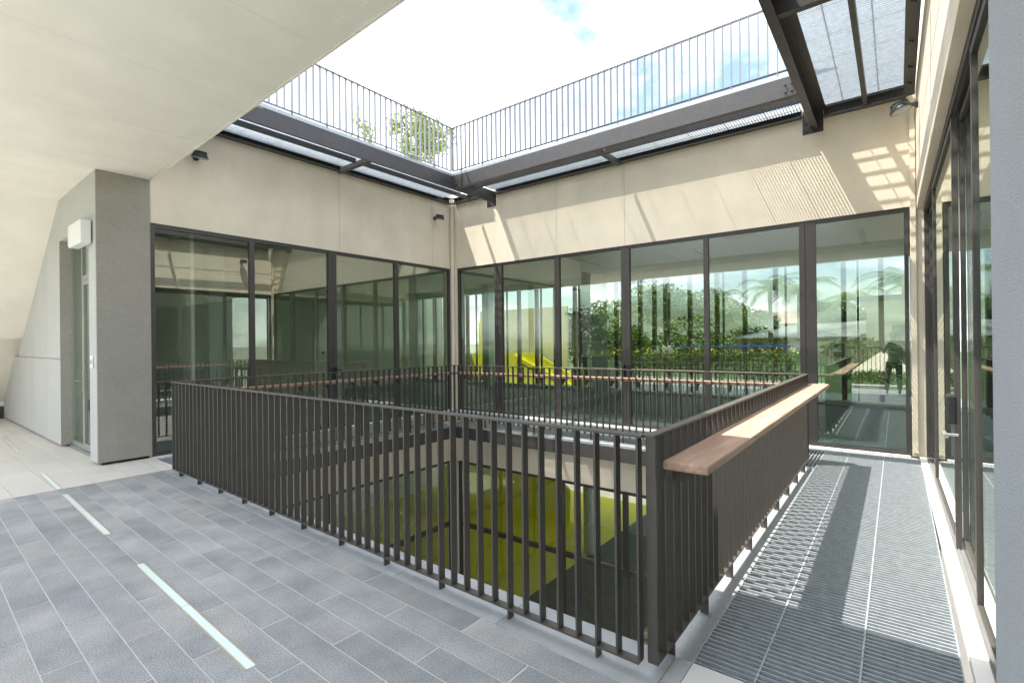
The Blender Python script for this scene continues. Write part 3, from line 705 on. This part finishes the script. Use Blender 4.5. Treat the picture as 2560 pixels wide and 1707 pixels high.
# roof over the rooms
B(-7.4, 9.6, .255, 5.65, 4.71, 4.85).build('roof', 'pale_stone', room); B(-7.4, -.255, -5.87, .25, 4.71, 4.85).build('roof', 'pale_stone', room)
B(8.565, 12, -5.9, .25, 3.3, 4.7).build('right_room_ceiling', 'room_ceiling', room); B(8.565, 12, -5.9, -5.8, 0, 3.3).build('right_room_wall', 'room_white', room); B(11.9, 12, -5.8, .25, 0, 3.3).build('right_room_wall', 'room_white', room); B(8.52, 12, -5.6, .25, -.3, -.03).build('right_room_floor', 'room_floor', room)
# thin bracing rod, splice lugs left out

# ================================================================== PLANTS
def leaf_cloud(n, rx, ry, rz, size, seed, lumps=9, hollow=.35):
    rd = random.Random(seed); m = MB(); cs = []
    for i in range(lumps):
        a = rd.uniform(0, 6.28); b = rd.uniform(-.8, 1); q = math.sqrt(max(0, 1-b*b))*rd.uniform(.4, .72)
        cs.append((Vector((q*math.cos(a)*rx, q*math.sin(a)*ry, b*rz*.62)), rd.uniform(.30, .55)))
    for i in range(n):
        c, r = cs[rd.randrange(lumps)]
        d = Vector((rd.gauss(0, 1), rd.gauss(0, 1), rd.gauss(0, 1))).normalized()*rd.uniform(hollow, 1)**.5
        p = c+Vector((d.x*rx*r, d.y*ry*r, d.z*rz*r)); s = size*rd.uniform(.6, 1.3)
        a = Vector((rd.gauss(0, 1), rd.gauss(0, 1), rd.gauss(0, .6))).normalized(); b = a.cross(Vector((rd.gauss(0, 1), rd.gauss(0, 1), rd.gauss(0, 1)))).normalized()
        m.quad(p-a*s, p+b*s*.45, p+a*s, p-b*s*.45)
    return m
def raw(m, name, mt_, parent=None, loc=None):
    me = bpy.data.meshes.new(name); me.from_pydata(m.v, [], m.f); me.materials.append(MAT[mt_]); o = bpy.data.objects.new(name, me); C.objects.link(o)
    if parent: o.parent = parent
    if loc: o.location = loc
    return o
def tree(name, label, loc, h, rx, rz, n, size, m='leaf', seed=1, group=None, lumps=9):
    t = thing(name, label, 'tree', loc, 0, group)
    tr = MB(); tr.cyl((0, 0, 0), (0, 0, h*.55), h*.035, h*.022, n=8)
    rd = random.Random(seed)
    for i in range(7):
        a = i*.9+rd.random(); z0 = h*rd.uniform(.35, .55); tr.cyl((0, 0, z0), (math.cos(a)*rx*.6, math.sin(a)*rx*.6, h-rz*rd.uniform(.6, 1.3)), h*.014, h*.004, n=6)
    tr.build('trunk', 'bark', t)
    raw(leaf_cloud(n, rx, rx, rz, size, seed, lumps), 'crown', m, t, (0, 0, h-rz)); return t
# tree beyond the left roof, seen through the upper rail
def sparse_tree():
    t = thing('leafy_tree', 'sparse yellow green tree beyond the roof, seen through the upper left rail', 'tree', (-5.2, 2.6, 4.85))
    rd = random.Random(5); tr = MB(); lf = MB()
    def twig(p, d, L_, r, dep):
        q = p+d*L_; tr.cyl(p, q, r, r*.6, n=5)
        if dep >= 2:
            for k in range(int(30*L_/.5)+12):
                c = p+d*L_*rd.random()+Vector((rd.gauss(0, .11), rd.gauss(0, .11), rd.gauss(0, .11)))
                s = rd.uniform(.035, .07); a = Vector((rd.gauss(0, 1), rd.gauss(0, 1), rd.gauss(0, 1))).normalized(); b = a.orthogonal().normalized()
                lf.quad(c-a*s, c+b*s*.42, c+a*s, c-b*s*.42)
        if dep < 4:
            for k in range(4 if dep < 2 else 3):
                nd = (d+Vector((rd.gauss(0, .55), rd.gauss(0, .55), rd.gauss(.1, .3)))).normalized(); twig(q, nd, L_*rd.uniform(.55, .8), r*.55, dep+1)
    twig(Vector((0, 0, 0)), Vector((0, 0, 1)), 1.65, .045, 0)
    tr.build('trunk', 'bark', t); raw(lf, 'crown', 'leaf_bright', t)
sparse_tree()
# mirror helper: a point that the back glass mirrors at pixel (u,v) and virtual depth Y stands at (x,-Y,z)
CAM = Vector((8.0974, -8.2367, 1.5277))
def at(u, v, Y, mirror=True):
    d = F + R2*((u-1280)/FPX) - U2*((v-853.5)/FPX); t = (Y-CAM.y)/d.y; p = CAM+d*t
    return (p.x, -p.y if mirror else p.y, p.z)
# garden behind the camera (reflected in the glass)
gt = 'trees of the garden mirrored in the back glazing'
specs = [(1540, 745, 32, 3.6, 'leaf_bright'), (1620, 712, 36, 4.2, 'leaf_bright'), (1690, 722, 33, 3.8, 'leaf'), (1745, 722, 36, 4.2, 'leaf_bright'), (1470, 800, 28, 2.4, 'leaf_dark'), (1805, 745, 46, 3.4, 'leaf'), (1862, 770, 44, 3.0, 'leaf'), (2075, 755, 50, 3.6, 'leaf'), (2110, 775, 46, 3.2, 'leaf_dark'), (1410, 790, 30, 2.4, 'leaf_dark')]
lab = ['round bright tree mirrored left of the middle door post', 'tallest bright green crown mirrored behind the middle door', 'mid green crown mirrored right of the middle door', 'bright crown mirrored beside the fourth frame post', 'small dark tree mirrored in the third bay', 'mid green tree mirrored at the left end of the metal roof', 'low round tree mirrored above the metal roof', 'green tree mirrored behind the wide frame post', 'dark tree mirrored left of the tall cream building', 'dark conifer like tree mirrored in the second bay']
for i, (u, v, Y, r, m) in enumerate(specs):
    p = at(u, v, Y); tree('garden_tree', lab[i], (p[0], p[1], -.15), p[2]+.15+.4, r, max(2.0, (p[2]+.5)*.42), 5200, .17, m, 20+i, gt, 14)
for i, (u, v, Y, r) in enumerate([(1560, 800, 24, 2.2), (1650, 800, 25, 2.4), (1740, 805, 25, 2.2), (1500, 830, 22, 1.8)]):
    p = at(u, v, Y); tree('garden_bush', ['yellowish bush mirrored below the bright tree', 'middle green bush mirrored under the tall crown', 'green bush mirrored beside the fourth post', 'leftmost dark bush mirrored in the third bay'][i], (p[0], p[1], -.15), p[2]+.6, r, (p[2]+.6)*.5, 4200, .12, ['leaf_bright', 'leaf', 'leaf', 'leaf_dark'][i], 50+i, 'bushes of the garden', 12)
def palm(u, v, Y, label, seed):
    p = at(u, v, Y); h = p[2]+.1; t = thing('palm_tree', label, 'palm', (p[0], p[1], -.15), 0, 'palm trees of the garden'); rd = random.Random(seed)
    MB().cyl((0, 0, 0), (0, 0, h), .20, .13, n=8).build('trunk', 'bark', t); fr = MB()
    for k in range(20):
        a = k*2.4+rd.random()*.4; up = rd.uniform(.1, 1.1); Ls = rd.uniform(2.3, 3.0); q = Vector((0, 0, h)); d = Vector((math.cos(a)*math.cos(up), math.sin(a)*math.cos(up), math.sin(up))); sd = Vector((-math.sin(a), math.cos(a), 0))
        for j in range(12):
            nq = q+d*Ls/12; 
            for s_ in (1, -1):
                for e in (0, .5):
                    o_ = q.lerp(nq, e); tip = o_+sd*s_*.62*(1-abs(j-5)/9)+d*.25-Vector((0, 0, .22)); fr.quad(o_-d*.035, o_+d*.035, tip)
            q = nq; d = (d-Vector((0, 0, .16))).normalized()
    raw(fr, 'fronds', 'leaf', t)
palm(1925, 722, 34, 'palm mirrored with its crown left of the wide frame post', 1); palm(1998, 728, 32, 'bushy palm mirrored right beside the wide frame post', 2); palm(2262, 708, 28, 'palm mirrored at the right end of the back glazing', 3); palm(2120, 745, 38, 'small palm mirrored above the end of the metal roof', 4); palm(1800, 745, 42, 'slim palm mirrored left of the red roofs', 6)
# low building with metal roof
lbld = thing('low_building', 'long cream building with pale ribbed metal roof mirrored in the glass', 'building')
pa = at(1785, 812, 44); pb = at(2140, 808, 30); ea = at(1800, 816, 43); eb = at(2140, 836, 26)
def q3(*a): return [Vector(x) for x in a]
zr = pb[2]; ze = eb[2]-.15
x0, x1 = eb[0]+.0, ea[0]
L0 = Vector((at(1800, 816, 46)[0], -46, 0)); L1 = Vector((at(2150, 816, 25.5)[0], -25.5, 0)); dd = (L1-L0).normalized(); nn = Vector((dd.y, -dd.x, 0)); 
if nn.y > 0: nn = -nn
zE = at(2140, 836, 25.5)[2]; zR = zE+1.0
m = MB(); m.quad((L0.x, L0.y, zE), (L1.x, L1.y, zE), tuple(L1+nn*5+Vector((0, 0, zR))), tuple(L0+nn*5+Vector((0, 0, zR)))); m.quad((L0.x, L0.y, zE-.12), (L1.x, L1.y, zE-.12), tuple(L1+nn*5+Vector((0, 0, zR-.12))), tuple(L0+nn*5+Vector((0, 0, zR-.12)))); m.quad((L0.x, L0.y, zE), (L1.x, L1.y, zE), (L1.x, L1.y, zE-.12), (L0.x, L0.y, zE-.12))
rf = m.build('roof', 'metal_roof', lbld); ribs = MB()
for i in range(46):
    p = L0.lerp(L1, i/45); ribs.obar((p.x, p.y, zE+.03), tuple(p+nn*5+Vector((0, 0, zR+.03))), .05, .06)
ribs.build('roof_ribs', 'metal_roof', rf)
m = MB(); w0 = L0+nn*.7; w1 = L1+nn*.7; m.quad((w0.x, w0.y, -.4), (w1.x, w1.y, -.4), (w1.x, w1.y, zE), (w0.x, w0.y, zE)); q0 = w0+nn*3; q1 = w1+nn*3
m.quad((q0.x, q0.y, -.4), (q1.x, q1.y, -.4), (q1.x, q1.y, zE), (q0.x, q0.y, zE)); m.quad((w1.x, w1.y, -.4), (q1.x, q1.y, -.4), (q1.x, q1.y, zE+.4), (w1.x, w1.y, zE)); m.quad((w0.x, w0.y, -.4), (q0.x, q0.y, -.4), (q0.x, q0.y, zE+.4), (w0.x, w0.y, zE))
m.build('wall', 'cream_wall', lbld)
for k, f_ in enumerate((.2, .33, .5, .7, .86)):
    p = w0.lerp(w1, f_); s_ = .55
    wdw = MB().obar((p.x-dd.x*s_-nn.x*.03, p.y-dd.y*s_-nn.y*.03, zE-.95), (p.x+dd.x*s_-nn.x*.03, p.y+dd.y*s_-nn.y*.03, zE-.95), .06, .8).build('window', 'window_dark', lbld)
# taller cream block
a0 = at(2135, 745, 24); a1 = at(2330, 745, 24); zt2 = a0[2]
tb = thing('cream_building', 'taller cream building with flat dark roof edge mirrored behind the photographer', 'building')
B(a0[0]+.5, a1[0]+2, -31, -24.5, -.4, zt2-.15).build('wall', 'cream_wall', tb); B(a0[0], a1[0]+2.3, -31.5, -24.0, zt2-.15, zt2+.08).build('roof', 'dark_roof', tb)
B(a0[0]+1.6, a0[0]+3.0, -24.5, -24.46, -.2, 2.2).build('window', 'window_dark', tb)
# red roofs
for i, (u, v, Y) in enumerate(((1893, 800, 70), (1915, 782, 72), (1988, 777, 66))):
    p = at(u, v, Y); h = thing('tiled_house', ['small house with faded red roof mirrored at the left', 'middle house with faded red roof mirrored above the metal roof', 'large red roofed house mirrored next to the wide post'][i], 'house', (p[0], p[1], 0), 0, 'red roofed houses beyond the garden')
    B(-3.4, 3.4, -3, 3, -.4, p[2]-1.7).build('wall', 'tower', h)
    r_ = MB(); z0, z1 = p[2]-1.7, p[2]; r_.quad((-3.8, -3.4, z0), (3.8, -3.4, z0), (1.5, 0, z1), (-1.5, 0, z1)); r_.quad((3.8, 3.4, z0), (-3.8, 3.4, z0), (-1.5, 0, z1), (1.5, 0, z1)); r_.quad((3.8, -3.4, z0), (3.8, 3.4, z0), (1.5, 0, z1)); r_.quad((-3.8, 3.4, z0), (-3.8, -3.4, z0), (-1.5, 0, z1)); r_.build('roof', 'tile_roof', h)
    for wx in (-2, 0, 2): B(wx-.4, wx+.4, 3, 3.03, p[2]-3.2, p[2]-2.3).build('window', 'window_dark', h)
# towers mirrored in the first bay
for i, (u, v) in enumerate(((1165, 742), (1228, 740))):
    p = at(u, v, 150); t = thing('tower_block', ['pale tower block mirrored at the left edge of the back glazing', 'pale tower block mirrored behind the first door post'][i], 'tower block', (p[0], p[1], -5), 0, 'tower blocks on the horizon'); hh = p[2]+5+3
    B(-5.5, 5.5, -5, 5, 0, hh).build('wall', 'tower', t); mw = B(-.55, .55, 0, .05, -.7, .7).mesh('window', 'window_dark')
    k = 0
    for zz in range(int(hh/3)):
        for xx in (-4, -2, 0, 2, 4): inst(mw, 'window', t, (xx, 5, 1.6+zz*3)); k += 1
# fence, hedge, tent, blue awning
p0 = at(1480, 880, 19); p1 = at(2290, 880, 16.5)
fn = thing('mesh_fence', 'thin dark metal garden fence mirrored in the back glazing', 'fence'); ft = 1.15
a = Vector((p0[0], p0[1], 0)); b = Vector((p1[0], p1[1], 0)); nb = 110
for k in (0.02, ft): MB().obar((a.x, a.y, k), (b.x, b.y, k), .03, .03).build('rail', 'steel', fn)
me = B(-.009, .009, -.009, .009, -.15, ft-.016).mesh('bar', 'steel')
for i in range(nb+1): q = a.lerp(b, i/nb); inst(me, 'bar', fn, (q.x, q.y, 0))
def hedge(label, x0, x1, y0, y1, z1, seed, fl_=True):
    t = thing('hedge', label, 'hedge', ((x0+x1)/2, (y0+y1)/2, 0), 0, 'hedges along the garden'); rd = random.Random(seed); m = MB(); fw = MB(); X, Yy = (x1-x0)/2, (y1-y0)/2
    for i in range(int(5200*X/4)):
        p = Vector((rd.uniform(-X, X), rd.uniform(-Yy, Yy), z1*(1-rd.random()**2.2)+rd.gauss(0, .05))); s = rd.uniform(.03, .07); a_ = Vector((rd.gauss(0, 1), rd.gauss(0, 1), rd.gauss(0, 1))).normalized(); b_ = a_.orthogonal().normalized()
        m.quad(p-a_*s, p+b_*s*.5, p+a_*s, p-b_*s*.5)
        if fl_ and i % 46 == 0: p.z = z1+rd.uniform(0, .25); fw.quad(p-a_*.06, p+b_*.05, p+a_*.06, p-b_*.05)
    raw(m, 'foliage', 'leaf', t)
    if fl_: raw(fw, 'flowers', 'flower', t)
hedge('flowering hedge mirrored along the back glazing', -9, 5.6, -13.6, -12.6, .95, 3); hedge('low green planting mirrored behind the photographer', 6.2, 9.6, -11.6, -10.75, .42, 4, False)
tp = at(2205, 877, 19); tt = thing('canvas_tent', 'cream pyramid tent mirrored behind the photographer', 'tent', (tp[0], tp[1], -.1)); m = MB(); w = 1.35; zt3 = tp[2]+.1
for k in range(4):
    a_ = R(45+90*k); b_ = R(135+90*k); m.quad((w*math.cos(a_)*1.41, w*math.sin(a_)*1.41, 0), (w*math.cos(b_)*1.41, w*math.sin(b_)*1.41, 0), (0, 0, zt3))
m.build('canvas', 'canvas', tt); MB().cyl((0, 0, 0), (0, 0, zt3+.1), .03).build('pole', 'bark', tt)
q0 = at(1690, 868, 21); q1 = at(1985, 864, 18); aw = MB(); aw.obar(q0, q1, .9, .10); o_ = aw.build('blue_awning', 'blue_cloth'); tag(o_, 'long bright blue shade cloth mirrored above the fence', 'shade cloth')
for i, u_ in enumerate((1700, 1830, 1975)):
    q = Vector(q0).lerp(Vector(q1), (u_-1690)/295); o_ = MB().cyl((q.x, q.y, -.12), (q.x, q.y, q.z-.05), .03).build('awning_post', 'steel'); tag(o_, ['left post under the blue shade cloth', 'middle post under the blue shade cloth', 'right post under the blue shade cloth'][i], 'post', 'posts of the shade cloth')
# flood light mast
p = at(1594, 700, 40); t = thing('lamp_mast', 'tall flood light mast mirrored above the trees', 'lamp mast', (p[0], p[1], 0)); MB().cyl((0, 0, 0), (0, 0, p[2]), .12, .08).build('pole', 'steel', t)
for s_ in (-1, 1): B(s_*.45-.2, s_*.45+.2, -.15, .15, p[2]-.35, p[2]+.05).build('lamp_head', 'alu', t)
# greenery seen straight through the back room
for i, (x, y, h, r) in enumerate(((1.5, 12, 3.0, 1.9), (4.0, 13, 2.6, 1.8), (-1.5, 13, 3.2, 2.0), (6.8, 16, 2.2, 1.8), (-5, 15, 4.0, 2.5))):
    tree('lawn_tree', ['bushy tree right outside the far windows', 'low bush beyond the far windows, near the middle', 'round tree outside the far windows beside the yellow stair', 'low bush outside the far windows on the right', 'tall tree outside the far windows on the left'][i], (x, y, -.6), h, r, h*.45, 3800, .11, ['leaf_bright', 'leaf', 'leaf_bright', 'leaf', 'leaf_dark'][i], 80+i, 'trees beyond the far windows', 10)
# banana plants in the lower court
for i, (x, y) in enumerate(((4.0, -4.4), (5.3, -4.9), (6.4, -4.2))):
    t = thing('banana_plant', ['big leaved plant in the lower court, nearest the left', 'big leaved plant in the middle of the lower court', 'big leaved plant at the right of the lower court'][i], 'plant', (x, y, ZL), 0, 'big leaved plants in the lower court'); rd = random.Random(i)
    st = MB()
    for k in range(8):
        a_ = k*.8+rd.random(); hh = rd.uniform(1.2, 2.0); tip = Vector((math.cos(a_)*.55, math.sin(a_)*.55, hh)); st.cyl((0, 0, 0), tip, .02, .01, n=5)
        d = Vector((math.cos(a_), math.sin(a_), .25)).normalized(); sd = Vector((-math.sin(a_), math.cos(a_), 0)); m = MB(); pr_ = None; q = tip.copy()
        for j in range(7):
            w = .16*math.sin(math.pi*(j+.6)/7.4); l_, r_ = q-sd*w+Vector((0, 0, .03)), q+sd*w+Vector((0, 0, .03))
            if pr_: m.quad(pr_[0], q_, q, l_); m.quad(q_, pr_[1], r_, q)
            pr_ = (l_, r_); q_ = q.copy(); q = q+d*.12; d = (d-Vector((0, 0, .14))).normalized()
        raw(m, 'leaf_blade', 'leaf_dark', t)
    st.build('stems', 'leaf', t)
# sunlit kerb behind the landing
B(-7.4, 9.5, -10.62, -10.3, -.1, .10).build('garden_kerb', 'pale_stone', fl)

# ================================================================== PHOTOGRAPHER (stands behind the camera, seen in the glass)
def skin_part(name, verts, edges, radii, m, parent, sub=2):
    me = bpy.data.meshes.new(name); me.from_pydata(verts, edges, []); me.materials.append(MAT[m]); o = bpy.data.objects.new(name, me); C.objects.link(o); o.parent = parent
    k = o.modifiers.new('skin', 'SKIN'); k.use_smooth_shade = True
    for i, r_ in enumerate(radii): me.skin_vertices[0].data[i].radius = (r_, r_) if isinstance(r_, (int, float)) else r_
    me.skin_vertices[0].data[0].use_root = True
    s_ = o.modifiers.new('sub', 'SUBSURF'); s_.levels = sub; s_.render_levels = sub
    return o
ph = thing('person', 'photographer in light shirt and dark trousers holding up a camera, mirrored in the glass', 'person', (8.02, -8.82, 0))
V = [(0,0,.86),(0,.01,1.02),(0,.02,1.22),(0,.01,1.36),(0,.015,1.45),(0,.03,1.56),(0,.035,1.64),
     (.10,0,.80),(.12,.03,.45),(.12,.0,.08),(.12,.12,.03), (-.10,0,.80),(-.14,.04,.45),(-.16,.0,.08),(-.16,.12,.03),
     (.17,.01,1.33),(.23,.10,1.12),(.10,.30,1.38), (-.17,.01,1.33),(-.23,.10,1.12),(-.10,.30,1.38)]
Ed = [(0,1),(1,2),(2,3),(3,4),(4,5),(5,6),(0,7),(7,8),(8,9),(9,10),(0,11),(11,12),(12,13),(13,14),(3,15),(15,16),(16,17),(3,18),(18,19),(19,20)]
Rr = [(.14,.10),(.125,.09),(.15,.10),(.12,.08),.05,.085,.075,.085,.055,.038,.03,.085,.055,.038,.03,.055,.042,.028,.055,.042,.028]
skin_part('body', V, Ed, Rr, 'shirt', ph)
TV = [(0,0,.87),(.10,0,.80),(.12,.03,.45),(.12,0,.10),(-.10,0,.80),(-.14,.04,.45),(-.16,0,.10)]
skin_part('trousers', TV, [(0,1),(1,2),(2,3),(0,4),(4,5),(5,6)], [(.155,.115),.095,.068,.055,.095,.068,.055], 'trousers', ph)
hm = MB()
def ball(cx, cy, cz, rx, ry, rz, name, m_):
    mb = MB(); n1, n2 = 14, 10
    for j in range(n2+1):
        t_ = math.pi*j/n2
        for i in range(n1): a_ = 2*math.pi*i/n1; mb.v.append((cx+rx*math.sin(t_)*math.cos(a_), cy+ry*math.sin(t_)*math.sin(a_), cz+rz*math.cos(t_)))
    for j in range(n2):
        for i in range(n1): mb.f.append((j*n1+i, j*n1+(i+1) % n1, (j+1)*n1+(i+1) % n1, (j+1)*n1+i)); mb.m.append(0)
    return mb.build(name, m_, ph, smooth=True)
ball(0, .035, 1.60, .075, .092, .108, 'head', 'skin'); ball(0, .012, 1.635, .086, .098, .095, 'hair', 'hair'); ball(0, .128, 1.585, .013, .018, .016, 'nose', 'skin')
for sg in (-1, 1): ball(sg*.078, .03, 1.595, .012, .02, .03, 'ear', 'skin'); ball(sg*.03, .118, 1.61, .010, .008, .007, 'eye', 'hair')
for sg in (-1, 1):
    hv = [(0,0,0),(0,.05,.02)]; he = [(0,1)]; hr = [.034,.032]
    for k in range(4): b_ = len(hv); hv += [(-sg*.02+sg*.013*k, .075, .03-.0*k), (-sg*.03+sg*.012*k, .11, .045+.004*k), (-sg*.045+sg*.01*k, .12, .02)]; he += [(1, b_), (b_, b_+1), (b_+1, b_+2)]; hr += [.010, .009, .007]
    b_ = len(hv); hv += [(-sg*.04, .045, .03), (-sg*.055, .075, .05)]; he += [(0, b_), (b_, b_+1)]; hr += [.011, .009]
    o_ = skin_part('hand', hv, he, hr, 'skin', ph, 1); o_.location = (sg*.095, .29, 1.375)
cmr = thing('photo_camera', 'black camera held up by the mirrored photographer', 'camera', (8.02, -8.44, 1.44))
B(-.07, .07, -.035, .0, -.045, .045).build('body', 'black', cmr, bevel=.006); MB().cyl((0, 0, 0), (0, .05, 0), .034, .036, n=16).build('lens', 'black', cmr); B(-.025, .025, -.03, -.002, .046, .07).build('viewfinder', 'black', cmr)
